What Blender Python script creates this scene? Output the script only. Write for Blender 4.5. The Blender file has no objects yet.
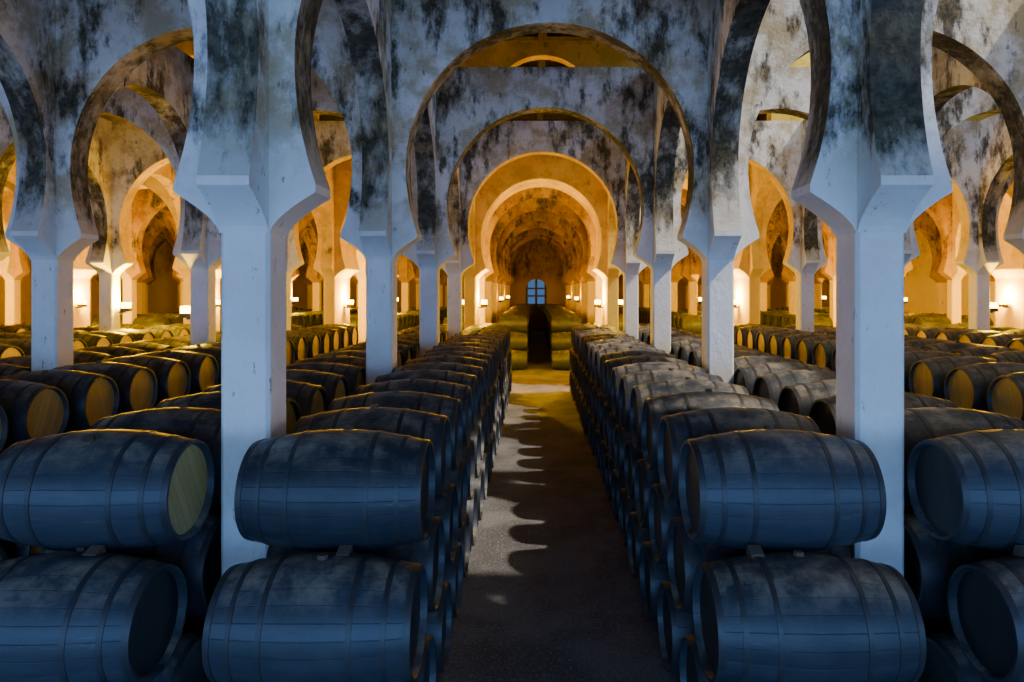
import bpy, math, random
import numpy as np
from mathutils import Vector
random.seed(7); rng=np.random.default_rng(7)
scn=bpy.context.scene
COL=scn.collection

# ------------------------------------------------------------------ helpers
def new_obj(name, verts, faces, mats, fmat=None, smooth=None, uvs=None, tone=None, sharp=None):
    me=bpy.data.meshes.new(name)
    me.from_pydata(verts,[],faces)
    for m in mats: me.materials.append(m)
    if fmat is not None: me.polygons.foreach_set('material_index', np.asarray(fmat,dtype=np.int32))
    if smooth is not None: me.polygons.foreach_set('use_smooth', np.asarray(smooth,dtype=bool))
    if uvs is not None:
        l=me.uv_layers.new(name='UVMap'); l.data.foreach_set('uv', np.asarray(uvs,dtype=np.float32).ravel())
    if tone is not None:
        a=me.attributes.new('tone','FLOAT','POINT'); a.data.foreach_set('value', np.asarray(tone,dtype=np.float32))
    me.update()
    if sharp: me.set_sharp_from_angle(angle=sharp)
    ob=bpy.data.objects.new(name,me); COL.objects.link(ob)
    return ob

class NT:
    def __init__(s,name):
        s.m=bpy.data.materials.new(name); s.m.use_nodes=True
        s.t=s.m.node_tree; s.b=s.t.nodes['Principled BSDF']
    def n(s,typ,**kw):
        nd=s.t.nodes.new(typ)
        for k,v in kw.items(): setattr(nd,k,v)
        return nd
    def l(s,a,b): s.t.links.new(a,b)
    def val(s,sock,v):
        if isinstance(v,bpy.types.NodeSocket): s.l(v,sock)
        else: sock.default_value=v
    def math(s,op,a,b=0.0,c=0.0,clamp=False):
        nd=s.n('ShaderNodeMath',operation=op,use_clamp=clamp)
        s.val(nd.inputs[0],a); s.val(nd.inputs[1],b)
        if op in('MULTIPLY_ADD','SMOOTH_MIN','COMPARE','WRAP'): s.val(nd.inputs[2],c)
        return nd.outputs[0]
    def noise(s,vec,scale,detail=6,rough=.6):
        nd=s.n('ShaderNodeTexNoise'); s.l(vec,nd.inputs['Vector'])
        nd.inputs['Scale'].default_value=scale; nd.inputs['Detail'].default_value=detail; nd.inputs['Roughness'].default_value=rough
        return nd.outputs['Fac']
    def mix(s,f,a,b):
        nd=s.n('ShaderNodeMix',data_type='RGBA')
        s.val(nd.inputs[0],f)
        for i,v in((6,a),(7,b)):
            if isinstance(v,bpy.types.NodeSocket): s.l(v,nd.inputs[i])
            else: nd.inputs[i].default_value=(*v,1)
        return nd.outputs[2]
    def bump(s,h,strength=.3,dist=.02):
        nd=s.n('ShaderNodeBump'); nd.inputs['Strength'].default_value=strength; nd.inputs['Distance'].default_value=dist
        s.l(h,nd.inputs['Height']); s.l(nd.outputs[0],s.b.inputs['Normal'])
    def ramp01(s,v,lo,hi):
        nd=s.n('ShaderNodeMapRange'); nd.interpolation_type='SMOOTHSTEP'
        s.val(nd.inputs[0],v); s.val(nd.inputs[1],lo); s.val(nd.inputs[2],hi)
        return nd.outputs[0]

def plaster(name, thr_low, thr_high, base=(.86,.84,.79), sharp=13.0, d0=(.014,.014,.009), d1=(.15,.12,.06), age=(.62,.52,.33)):
    k=NT(name)
    g=k.n('ShaderNodeNewGeometry'); pos=g.outputs['Position']
    sep=k.n('ShaderNodeSeparateXYZ'); k.l(pos,sep.inputs[0])
    mp=k.n('ShaderNodeVectorMath',operation='MULTIPLY'); k.l(pos,mp.inputs[0]); mp.inputs[1].default_value=(1.3,1.3,.6)
    mp2=k.n('ShaderNodeVectorMath',operation='MULTIPLY'); k.l(pos,mp2.inputs[0]); mp2.inputs[1].default_value=(1.,1.,.4)
    n1=k.noise(mp.outputs[0],.95,10,.7); n2=k.noise(mp2.outputs[0],5.,8,.72)
    v=k.math('ADD',k.math('MULTIPLY',n1,.65),k.math('MULTIPLY',n2,.35))
    hm=k.ramp01(sep.outputs[2],4.25,5.0)
    thr=k.math('MULTIPLY_ADD',hm,thr_high-thr_low,thr_low)
    f=k.math('MULTIPLY',k.math('SUBTRACT',v,thr),sharp,clamp=True)
    dirt=k.mix(k.ramp01(k.noise(pos,9,6,.7),.35,.7),d0,d1)
    ag=k.math('MULTIPLY',k.ramp01(k.noise(pos,1.3,9,.72),.42,.6),k.math('MULTIPLY_ADD',hm,.8,.14))
    b2=k.mix(ag,base,tuple(base[i]*age[i] for i in range(3)))
    sp=k.ramp01(k.noise(mp2.outputs[0],10.,5,.7),.62,.7)
    b3=k.mix(k.math('MULTIPLY',sp,.75),b2,(.2,.14,.09))
    c=k.mix(k.math('MULTIPLY',f,.93),b3,dirt)
    k.l(c,k.b.inputs['Base Color']); k.b.inputs['Roughness'].default_value=.9
    k.b.inputs['Specular IOR Level'].default_value=.12
    k.bump(k.math('ADD',k.noise(pos,9,6,.6),k.math('MULTIPLY',n2,.5)),.5,.03)
    return k.m
M_WALL=plaster('plaster_stained',.64,.495)
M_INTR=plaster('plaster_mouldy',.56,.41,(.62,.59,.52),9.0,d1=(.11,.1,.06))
M_SHAFT=plaster('plaster_column',.6,.58)
M_WARM=plaster('plaster_amber_lit',.66,.565,(.84,.6,.1),age=(.75,.7,.5))  # white plaster with amber lamplight put into its base colour
M_REAR=plaster('plaster_deep_shaded',.6,.5,(.45,.27,.05))  # dimness of the far bays put into a darker, browner plaster colour

def wood(name,dark,light,dust,head=False):
    k=NT(name)
    uv=k.n('ShaderNodeUVMap'); sep=k.n('ShaderNodeSeparateXYZ'); k.l(uv.outputs[0],sep.inputs[0])
    at=k.n('ShaderNodeAttribute',attribute_name='tone'); tone=at.outputs['Fac']
    g=k.n('ShaderNodeNewGeometry'); pos=g.outputs['Position']
    N=26 if not head else 9
    us=k.math('MULTIPLY',sep.outputs[0],N)
    fl=k.math('FLOOR',us); fr=k.math('FRACT',us)
    cmb=k.n('ShaderNodeCombineXYZ'); k.l(fl,cmb.inputs[0]); k.l(k.math('MULTIPLY',tone,91.),cmb.inputs[1])
    wn=k.n('ShaderNodeTexWhiteNoise',noise_dimensions='3D'); k.l(cmb.outputs[0],wn.inputs[0])
    edge=k.math('ABSOLUTE',k.math('SUBTRACT',fr,.5))
    groove=k.ramp01(edge,.465,.494)
    c2=k.n('ShaderNodeCombineXYZ'); k.l(k.math('MULTIPLY',sep.outputs[0],60.),c2.inputs[0]); k.l(k.math('MULTIPLY',sep.outputs[1],3.),c2.inputs[1]); k.l(k.math('MULTIPLY',tone,37.),c2.inputs[2])
    gr=k.noise(c2.outputs[0],1.2,5,.65)
    blot=k.noise(pos,4.5,8,.7)
    t=k.math('ADD',k.math('MULTIPLY',wn.outputs['Value'],.2),k.math('MULTIPLY',gr,.5))
    t=k.math('ADD',t,k.math('MULTIPLY',tone,.35)); t=k.ramp01(t,.2,.9)
    base=k.mix(t,dark,light)
    sn=k.n('ShaderNodeSeparateXYZ'); k.l(g.outputs['Normal'],sn.inputs[0])
    d=k.math('MULTIPLY',k.ramp01(blot,.38,.7),k.math('MULTIPLY_ADD',k.ramp01(sn.outputs[2],.4,1.),.72,.05))
    base=k.mix(d,base,dust)
    scf=k.ramp01(k.noise(c2.outputs[0],.55,6,.75),.6,.72)
    base=k.mix(k.math('MULTIPLY',scf,.25),base,dust)
    base=k.mix(k.math('MULTIPLY',groove,.6),base,(.008,.008,.008))
    k.l(base,k.b.inputs['Base Color']); k.b.inputs['Roughness'].default_value=.47
    k.bump(k.math('SUBTRACT',k.math('MULTIPLY',gr,.35),groove),.45,.006)
    return k.m
M_ST=wood('barrel_oak',(.012,.017,.024),(.042,.053,.07),(.34,.28,.2))
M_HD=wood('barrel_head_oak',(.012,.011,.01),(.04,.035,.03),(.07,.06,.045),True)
M_HDY=wood('barrel_head_lit',(.36,.25,.06),(.62,.46,.15),(.4,.3,.13),True)  # head wood with warm side light put into its colour
k=NT('hoop_iron'); g=k.n('ShaderNodeNewGeometry')
k.l(k.mix(k.noise(g.outputs['Position'],14,5,.6),(.012,.015,.021),(.065,.06,.058)),k.b.inputs['Base Color'])
k.b.inputs['Roughness'].default_value=.45; k.b.inputs['Metallic'].default_value=.2; M_HP=k.m
k=NT('cork_bung'); k.b.inputs['Base Color'].default_value=(.1,.07,.045,1); k.b.inputs['Roughness'].default_value=.9; M_BG=k.m

k=NT('earth_floor'); g=k.n('ShaderNodeNewGeometry'); pos=g.outputs['Position']
a=k.noise(pos,.9,8,.65); b=k.noise(pos,28,4,.7)
c=k.mix(k.ramp01(a,.38,.62),(.1,.096,.095),(.21,.2,.195))
c=k.mix(k.ramp01(b,.5,.72),c,(.38,.36,.345)); c=k.mix(k.ramp01(k.noise(pos,60,2,.5),.58,.7),c,(.04,.037,.034))
k.l(c,k.b.inputs['Base Color']); k.b.inputs['Roughness'].default_value=.6
k.bump(k.math('ADD',b,k.math('MULTIPLY',a,.6)),.8,.03); M_FL=k.m
k=NT('roof_boards'); g=k.n('ShaderNodeNewGeometry'); pos=g.outputs['Position']
sp=k.n('ShaderNodeSeparateXYZ'); k.l(pos,sp.inputs[0])
fr=k.math('FRACT',k.math('MULTIPLY',sp.outputs[0],4.)); gv=k.ramp01(k.math('ABSOLUTE',k.math('SUBTRACT',fr,.5)),.44,.49)
c=k.mix(k.noise(pos,3,5,.6),(.02,.014,.009),(.08,.055,.035)); c=k.mix(gv,c,(.006,.005,.004))
k.l(c,k.b.inputs['Base Color']); k.b.inputs['Roughness'].default_value=.85; M_RF=k.m

# ------------------------------------------------------------------ grid
H=3.5
XC=[-2.35-5.05*i for i in range(5,0,-1)]+[-2.35]+[2.8+5.1*i for i in range(5)]
DY=[0.95+4.65*i for i in range(13)]
ZS=3.97; ZI=4.30; ZC=5.37; ZT=8.43
def profile(hb, zc=ZC):
    x0=hb-.2; x1=hb-.575
    P=[(-(x0-(x0-x1)*(s**1.5)), ZS+(ZI-ZS)*s) for s in [i/6 for i in range(7)]]
    P.append((-x1,ZI+.07))
    a=hb-.405; zi=ZI+.07
    b=(zc-zi)/math.sqrt(1-(x1/a)**2)
    for i in range(1,9):
        z=zi+(zc-zi)*i/8
        P.append((-a*math.sqrt(max(0,1-((zc-z)/b)**2)),z))
    low=len(P)
    U=[(-a*math.cos(t),zc+a*math.sin(t)) for t in [math.pi*j/40 for j in range(1,40)]]
    L=P+U+[(-x,z) for x,z in reversed(P)]
    return L, low, a
def bay(V,F,M,c,hb,axis,line,th,ztop,zcen=ZC):
    L,low,a=profile(hb,zcen)
    def put(u,z,s):
        w=line+s*th/2
        V.append((c+u,w,z) if axis=='x' else (w,c+u,z)); return len(V)-1
    n=len(L)
    for s in(-1,1):
        def quad(p):
            ids=[put(u,z,s) for u,z in p]
            flip=(s==1) ^ (axis=='y')
            F.append(ids[::-1] if flip else ids); M.append(0)
        for i in range(low-1):
            (x1,z1),(x2,z2)=L[i],L[i+1]
            quad([(-hb,z1),(x1,z1),(x2,z2),(-hb,z2)])
            quad([(-x1,z1),(hb,z1),(hb,z2),(-x2,z2)])
        quad([(-hb,zcen),(-a,zcen),(-a,ztop),(-hb,ztop)])
        quad([(a,zcen),(hb,zcen),(hb,ztop),(a,ztop)])
        for i in range(low-1,n-low):
            (x1,z1),(x2,z2)=L[i],L[i+1]
            quad([(x1,z1),(x2,z2),(x2,ztop),(x1,ztop)])
    base=[(put(u,z,-1),put(u,z,1)) for u,z in L]
    for i in range(n-1):
        q=[base[i][0],base[i][1],base[i+1][1],base[i+1][0]]
        F.append(q if axis=='x' else q[::-1])
        zm=(L[i][1]+L[i+1][1])/2
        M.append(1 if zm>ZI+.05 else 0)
    t=[put(-hb,ztop,-1),put(hb,ztop,-1),put(hb,ztop,1),put(-hb,ztop,1)]
    F.append(t); M.append(0)

for j in range(1,13):
    V,F,M=[],[],[]
    y=DY[j]; th=.40
    if j==5: y+=.8; th=2.0
    for i in range(len(XC)-1):
        bay(V,F,M,(XC[i]+XC[i+1])/2,(XC[i+1]-XC[i])/2,'x',y,th,ZT)
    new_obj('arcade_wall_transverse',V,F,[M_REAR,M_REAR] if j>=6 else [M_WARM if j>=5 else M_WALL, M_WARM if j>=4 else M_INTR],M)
for i,x in enumerate(XC):
    V,F,M=[],[],[]
    for j in range(12):
        n=len(F)
        bay(V,F,M,(DY[j]+DY[j+1])/2,(DY[j+1]-DY[j])/2,'y',x,.396,ZT-.03)
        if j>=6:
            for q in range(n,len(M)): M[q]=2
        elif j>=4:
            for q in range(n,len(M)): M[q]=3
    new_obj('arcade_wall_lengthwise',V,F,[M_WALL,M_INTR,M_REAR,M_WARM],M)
def column_mesh(w,d,name,mat):
    V=[];F=[]
    c=.03
    def ring(sx,sy,z):
        s=len(V)
        for (px,py) in [(-sx+c,-sy),(sx-c,-sy),(sx,-sy+c),(sx,sy-c),(sx-c,sy),(-sx+c,sy),(-sx,sy-c),(-sx,-sy+c)]:
            V.append((px,py,z))
        return s
    zs=[(.0,0),(.0,2.),(.0,ZS-.0),(-.001,ZS+.2)]
    R=[ring(w/2+e,d/2+e,z) for e,z in zs]
    for a,b in zip(R,R[1:]):
        for q in range(8):
            F.append((a+q,a+(q+1)%8,b+(q+1)%8,b+q))
    F.append(tuple(R[0]+q for q in reversed(range(8)))); F.append(tuple(R[-1]+q for q in range(8)))
    me=bpy.data.meshes.new(name); me.from_pydata(V,[],F); me.materials.append(mat); me.update(); return me
cm=column_mesh(.40,.40,'column',M_SHAFT); cm2=column_mesh(.40,2.0,'pier',M_WARM); cm3=column_mesh(.40,.40,'column',M_WARM)
for j in range(13):
    for x in XC:
        o=bpy.data.objects.new('pier' if j==5 else 'column', cm2 if j==5 else (cm if j<5 else cm3))
        o.location=(x,DY[j]+(.8 if j==5 else 0),0); COL.objects.link(o)

V,F,M=[],[],[]
y=DY[4]
for i in range(len(XC)-1):
    c=(XC[i]+XC[i+1])/2; hb=(XC[i+1]-XC[i])/2
    z0=ZT; zt=10.75; r=1.5; zc=8.84
    L=[(-r,z0)]+[(-r*math.cos(math.pi*t/24),zc+r*math.sin(math.pi*t/24)) for t in range(25)]+[(r,z0)]
    for s in(-1,1):
        def q(p):
            ids=[]
            for u,z in p: V.append((c+u,y+s*.19,z)); ids.append(len(V)-1)
            F.append(ids if s<0 else ids[::-1]); M.append(0)
        q([(-hb,z0),(-r,z0),(-r,zt),(-hb,zt)]); q([(r,z0),(hb,z0),(hb,zt),(r,zt)])
        for a,b in zip(L[1:-1],L[2:-1]): q([a,b,(b[0],zt),(a[0],zt)])
    for a,b in zip(L,L[1:]):
        s=len(V); V+= [(c+a[0],y-.19,a[1]),(c+a[0],y+.19,a[1]),(c+b[0],y+.19,b[1]),(c+b[0],y-.19,b[1])]
        F.append((s,s+1,s+2,s+3)); M.append(0)
    s=len(V); V+=[(c-hb,y-.19,zt),(c+hb,y-.19,zt),(c+hb,y+.19,zt),(c-hb,y+.19,zt)]; F.append((s,s+1,s+2,s+3)); M.append(0)
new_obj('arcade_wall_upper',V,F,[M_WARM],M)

# ------------------------------------------------------------------ shell
def boxes(name,L,mat,extra=None):
    V=[];F=[]
    for (x0,x1,y0,y1,z0,z1) in L:
        s=len(V)
        V+=[(x0,y0,z0),(x1,y0,z0),(x1,y1,z0),(x0,y1,z0),(x0,y0,z1),(x1,y0,z1),(x1,y1,z1),(x0,y1,z1)]
        F+=[(s,s+3,s+2,s+1),(s+4,s+5,s+6,s+7),(s,s+1,s+5,s+4),(s+1,s+2,s+6,s+5),(s+2,s+3,s+7,s+6),(s+3,s,s+4,s+7)]
    if extra:
        n=len(V); V+=extra[0]; F+=[tuple(i+n for i in f) for f in extra[1]]
    return new_obj(name,V,F,[mat])
XL=XC[0]-.2; XR=XC[-1]+.2; YE=DY[-1]+1.2; ZR=11.6; YF=-6.0
new_obj('floor',[(XL-3,-14,0),(XR+3,-14,0),(XR+3,YE+1,0),(XL-3,YE+1,0)],[(0,1,2,3)],[M_FL])
boxes('wall_left',[(XL-.5,XL-.05,YF,YE,0,ZR)],M_WARM)
boxes('wall_right',[(XR+.05,XR+.5,YF,YE,0,ZR)],M_WARM)
fb=[(XL-.5,XR+.5,YF-.4,YF,5.0,ZR)]
for x in (XL-.2,-14,-7.4,7.9,15,XR+.2): fb.append((x-.5,x+.5,YF-.4,YF,0,5.0))
boxes('light_baffle_front',fb,M_SHAFT)  # unseen wall added behind the camera so blue sky light enters only low
wx=.1; ww=.92; za=3.6; zt=4.6
ev=[];ef=[]
for t in range(16):
    a0,a1=math.pi*t/16,math.pi*(t+1)/16
    n=len(ev)
    p=[(wx-ww*math.cos(a0),za+ww*math.sin(a0)),(wx-ww*math.cos(a1),za+ww*math.sin(a1))]
    ev+=[(p[0][0],YE,p[0][1]),(p[1][0],YE,p[1][1]),(p[1][0],YE,zt),(p[0][0],YE,zt),(p[0][0],YE+.4,p[0][1]),(p[1][0],YE+.4,p[1][1])]
    ef+=[(n,n+1,n+2,n+3),(n,n+4,n+5,n+1)]
boxes('wall_back',[(XL-.5,wx-ww,YE,YE+.4,0,ZR),(wx+ww,XR+.5,YE,YE+.4,0,ZR),(wx-ww,wx+ww,YE,YE+.4,0,1.8),(wx-ww,wx+ww,YE,YE+.4,zt,ZR)],M_REAR,(ev,ef))
k=NT('window_frame_paint'); k.b.inputs['Base Color'].default_value=(.03,.04,.05,1); M_WF=k.m
fr=[(wx-ww,wx+ww,YE+.1,YE+.2,1.8,2.4)]
for t in(-1,0,1): fr.append((wx+t*(ww-.1)-.1,wx+t*(ww-.1)+.1,YE+.1,YE+.2,1.9,zt))
for z in(3.0,3.65): fr.append((wx-ww,wx+ww,YE+.12,YE+.18,z,z+.14))
boxes('window_1',fr,M_WF)
SK0,SK1,SKY=5.9,10.4,3.3  # added roof gap, placed and trimmed to steer sun onto the aisle
boxes('ceiling',[(XL-.5,SK0,YF-.4,YE+.4,ZR,ZR+.12),(SK1,XR+.5,YF-.4,YE+.4,ZR,ZR+.12),(SK0,SK1,23.,YE+.4,ZR,ZR+.12),(SK0,SK1,YF-.4,SKY,ZR,ZR+.12)],M_RF)
B=[]
yy=2.0
while yy<YE:
    B.append((XL,SK0,yy,yy+.14,ZR-.22,ZR-.01)); B.append((SK1,XR,yy,yy+.14,ZR-.22,ZR-.01)); yy+=1.1
for x in XC+[ (XC[i]+XC[i+1])/2 for i in range(len(XC)-1)]:
    if not(SK0<x<SK1): B.append((x-.12,x+.12,1.6,YE,ZR-.5,ZR-.23))
boxes('ceiling_beams',B,M_RF)

# ------------------------------------------------------------------ barrels
R0,RE,BL=.45,.36,1.32
def barrel_geo(seg):
    h=BL/2
    hoops=[(-h+.0,-h+.045),(-h+.15,-h+.185),(-h+.36,-h+.395)]
    hoops=hoops+[(-b,-a) for a,b in reversed(hoops)]
    rad=lambda x: R0-(R0-RE)*abs(x/h)**1.9
    rings=[(-h+.05,0.001,1),(-h+.05,RE-.03,0),(-h,RE-.018,0)]
    e=.0045
    cur=-h
    for (a,b) in hoops:
        n=1 if a-cur<.2 else 4
        if a>cur+1e-6:
            for q in range(n):
                x=cur+(a-cur)*q/n
                rings.append((x,rad(x),0))
            rings.append((a,rad(a),2))
        rings.append((a,rad(a)+e,2)); rings.append((b,rad(b)+e,2))
        cur=b
    rings+=[(h,RE-.018,0),(h-.05,RE-.03,1),(h-.05,0.001,1)]
    V=[];F=[];M=[];S=[];UV=[]
    for (x,r,m) in rings:
        for s in range(seg):
            t=2*math.pi*s/seg
            V.append((x,r*math.cos(t),r*math.sin(t)))
    nr=len(rings)
    for i in range(nr-1):
        hd = i==0 or i==nr-2
        m = (1 if hd else rings[i][2])
        if i in(1,2,nr-3,nr-4): m=0
        for s in range(seg):
            s2=(s+1)%seg
            f=(i*seg+s,(i+1)*seg+s,(i+1)*seg+s2,i*seg+s2)
            F.append(f[::-1]); M.append(m); S.append(not hd)
            if hd:
                uvf=[(.5+V[v][1]/(2*RE),.5+V[v][2]/(2*RE)) for v in f]
            else:
                u0,u1=s/seg,(s+1)/seg; va,vb=rings[i][0]/BL,rings[i+1][0]/BL
                uvf=[(u0,va),(u0,vb),(u1,vb),(u1,va)]
            UV.append(uvf[::-1])
    b0=len(V)
    for z,r in((R0-.02,.04),(R0+.025,.035)):
        for s in range(8):
            t=math.pi/4*s; V.append((.0+r*math.cos(t),r*math.sin(t),z))
    for s in range(8):
        s2=(s+1)%8; F.append((b0+s,b0+s2,b0+8+s2,b0+8+s)); M.append(3); S.append(False); UV.append([(0,0)]*4)
    F.append((b0+8,b0+9,b0+10,b0+11)); F.append((b0+8,b0+11,b0+12,b0+15)); F.append((b0+12,b0+13,b0+14,b0+15))
    for _ in range(3): M.append(3); S.append(False); UV.append([(0,0)]*4)
    return V,F,M,S,UV
def pack(g):
    V,F,M,S,UV=g
    return np.array(V),np.array(F),np.array(M),np.array(S),np.array(UV)
G_HI=pack(barrel_geo(52)); G_LO=pack(barrel_geo(24))
def xform(V,x,y,z,roll,yaw,sc=1.0):
    c,s=math.cos(roll),math.sin(roll)
    W=V*sc; Y=W[:,1]*c-W[:,2]*s; Z=W[:,1]*s+W[:,2]*c; X=W[:,0]
    c,s=math.cos(yaw),math.sin(yaw)
    return np.stack([X*c-Y*s+x, X*s+Y*c+y, Z+z],1)
def mats(lit): return [M_ST,M_HDY if lit else M_HD,M_HP,M_BG]
PITCH=.98; RISE=math.sqrt((2*R0+.012)**2-(PITCH/2)**2)
def make_mesh(g,tone,lit,roll):
    V,F,M,S,UV=g
    me=bpy.data.meshes.new('wine_barrel')
    W=xform(V,0,0,0,roll,0)
    me.from_pydata(W.tolist(),[],F.tolist())
    for m in mats(lit): me.materials.append(m)
    me.polygons.foreach_set('material_index',M.astype(np.int32)); me.polygons.foreach_set('use_smooth',S)
    l=me.uv_layers.new(name='UVMap'); l.data.foreach_set('uv',UV.astype(np.float32).ravel())
    a=me.attributes.new('tone','FLOAT','POINT'); a.data.foreach_set('value',np.full(len(W),tone,dtype=np.float32))
    me.update(); me.set_sharp_from_angle(angle=math.radians(40)); return me
VAR={p:[make_mesh(G_HI,rng.random(),p,rng.uniform(-.5,.5)) for _ in range(9)] for p in(False,True)}
def row(xin,side,ystart,yend,lit=False,indiv_to=0,tiers=3):
    cx=xin+side*BL/2
    AV,AF,AM,AS,AU,AT=[],[],[],[],[],[]; off=0
    for t in range(tiers):
        z=R0+t*RISE
        y=ystart-(tiers-1-t)*PITCH/2
        e=yend+(tiers-1-t)*PITCH/2
        while y<e:
            x=cx+max(-.02,min(.02,rng.normal(0,.01)))
            pl=lit and t==tiers-1
            if y<indiv_to:
                o=bpy.data.objects.new('wine_barrel',VAR[pl][rng.integers(9)]); o.location=(x,y,z); COL.objects.link(o)
                if rng.random()<.5: o.rotation_euler=(0,0,math.pi)
            else:
                g=G_HI if y<8 else G_LO
                V,F,M,S,UV=g
                W=xform(V,x,y,z,rng.uniform(-.5,.5),rng.normal(0,.006))
                AV.append(W); AF.append(F+off); off+=len(V); AM.append(M); AS.append(S); AU.append(UV.reshape(-1,2))
                AT.append(np.full(len(V),rng.random()))
            y+=PITCH
    if AV:
        new_obj('barrel_stack',np.concatenate(AV).tolist(),np.concatenate(AF).tolist(),mats(lit),
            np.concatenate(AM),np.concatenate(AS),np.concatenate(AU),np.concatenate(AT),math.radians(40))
YS=5.1; Y2=22.6
row(-.80,-1,YS,Y2,False,9.2); row(1.18,1,YS,Y2,False,9.2)
row(-2.60,-1,YS,Y2,True,8); row(3.05,1,YS,Y2,False,8)
xs_l=[-2.35-5.05*i for i in range(1,5)]; xs_r=[2.8+5.1*i for i in range(1,4)]
for x in xs_l:
    row(x+.24+BL,-1,YS+(1 if x<-8 else 0),Y2,True); row(x-.24,-1,YS+(3 if x<-8 else 0),Y2,True)
for x in xs_r:
    row(x-.24-BL,1,YS+(1 if x>8 else 0),Y2,True); row(x+.24,1,YS+(3 if x>8 else 0),Y2,True)
row(-.35,-1,30.5,56); row(.78,1,30.5,56)
for x in xs_l[:3]+[-2.35]:
    row(x-.24,-1,29.,46)
    if x<-3: row(x+.24+BL,-1,29.,46)
for x in xs_r+[2.8]:
    row(x+.24,1,29.,46)
    if x>3: row(x-.24-BL,1,29.,46)

V=[];F=[]
for cx in(-.79-.55,1.17+.38,-2.6-.5,3.05+.4):
    for i in range(3):
        yb=YS-PITCH/2+i*PITCH; zb=R0+RISE+.42
        s=len(V); w=.045
        V+=[(cx-w,yb+.03,zb-.06),(cx+w,yb+.03,zb-.06),(cx+w,yb+.17,zb-.06),(cx-w,yb+.17,zb-.06),(cx-w,yb+.03,zb+.03),(cx+w,yb+.03,zb+.03),(cx+w,yb+.13,zb+.06),(cx-w,yb+.13,zb+.06)]
        F+=[(s,s+3,s+2,s+1),(s+4,s+5,s+6,s+7),(s,s+1,s+5,s+4),(s+1,s+2,s+6,s+5),(s+2,s+3,s+7,s+6),(s+3,s,s+4,s+7)]
new_obj('barrel_chocks',V,F,[M_BG])

# ------------------------------------------------------------------ lamps
k=NT('lamp_glass'); k.b.inputs['Base Color'].default_value=(1,.6,.2,1); k.b.inputs['Emission Color'].default_value=(1,.6,.08,1); k.b.inputs['Emission Strength'].default_value=30; M_GL=k.m
k=NT('lamp_housing'); k.b.inputs['Base Color'].default_value=(.02,.02,.02,1); M_HS=k.m
ORANGE=(1,.56,.002)
def lamp(x,y,z,energy,side=1,col=ORANGE):
    e=bpy.data.objects.new('flood_lamp',None); e.location=(x,y,z); COL.objects.link(e)
    def bx(n,b,m):
        o=boxes(n,[b],m); o.parent=e
    bx('housing',(-.12,.12,-.08,.08,-.1,.0),M_HS)
    bx('lens',(-.11,.11,-.07,.07,.001,.16),M_GL)
    bx('bracket',(min(0,-side*.22),max(0,-side*.22),-.02,.02,-.14,-.1),M_HS)
    L=bpy.data.lights.new('bulb','POINT'); L.energy=energy; L.color=col; L.shadow_soft_size=.06
    o=bpy.data.objects.new('bulb',L); o.location=(0,0,.28); o.parent=e; COL.objects.link(o)
for i,x in enumerate(XC[1:-1]):
    for s in(-1,1):
        lamp(x+s*.43,25.2,3.0,850,s)
for x in(-17.5,-12.45,-7.4,7.9,13.0,18.1):
    lamp(x+.43,33.5,3.0,480,1); lamp(x+.43,42.8,3.0,220,1)
for j in(8,10):
    lamp(-2.35+.43,DY[j],3.0,120,1,(1,.4,.002)); lamp(2.8-.43,DY[j],3.0,120,-1,(1,.4,.002))
lamp(-12.45+.45,19.6,3.0,1100,1)
lamp(7.9,15.35,4.0,1100,1); lamp(13.0+.42,19.6,3.0,750,1)  # first lamp is added, unseen behind the front column, to warm the right arch
lamp(-7.4-.42,15.0,3.0,350,-1)

S=bpy.data.lights.new('sun','SUN'); S.energy=4.8; S.angle=math.radians(1.6); S.color=(1,.9,.76)
so=bpy.data.objects.new('sun',S); COL.objects.link(so)
so.rotation_euler=Vector((-1,.45,-1.5)).to_track_quat('-Z','Y').to_euler()
w=bpy.data.worlds.new('sky'); scn.world=w; w.use_nodes=True
nt=w.node_tree; bg=nt.nodes['Background']
tc=nt.nodes.new('ShaderNodeTexCoord'); sx=nt.nodes.new('ShaderNodeSeparateXYZ'); rp=nt.nodes.new('ShaderNodeValToRGB')
nt.links.new(tc.outputs['Generated'],sx.inputs[0]); nt.links.new(sx.outputs[2],rp.inputs[0]); nt.links.new(rp.outputs[0],bg.inputs[0])
rp.color_ramp.elements[0].position=.3; rp.color_ramp.elements[0].color=(.18,.42,.95,1)
rp.color_ramp.elements[1].position=.7; rp.color_ramp.elements[1].color=(.36,.31,.22,1)
mr=nt.nodes.new('ShaderNodeMapRange'); nt.links.new(sx.outputs[1],mr.inputs[0])
mr.inputs[1].default_value=-.3; mr.inputs[2].default_value=.8; mr.inputs[3].default_value=6.8; mr.inputs[4].default_value=.35
nt.links.new(mr.outputs[0],bg.inputs[1])

cam=bpy.data.cameras.new('camera'); co=bpy.data.objects.new('camera',cam); COL.objects.link(co)
co.location=(0,0,H); co.rotation_euler=(math.radians(90),0,0)
cam.sensor_width=36; cam.lens=668/1024*36; cam.shift_x=-23/1024; cam.shift_y=-50/1024; cam.clip_end=300
scn.camera=co
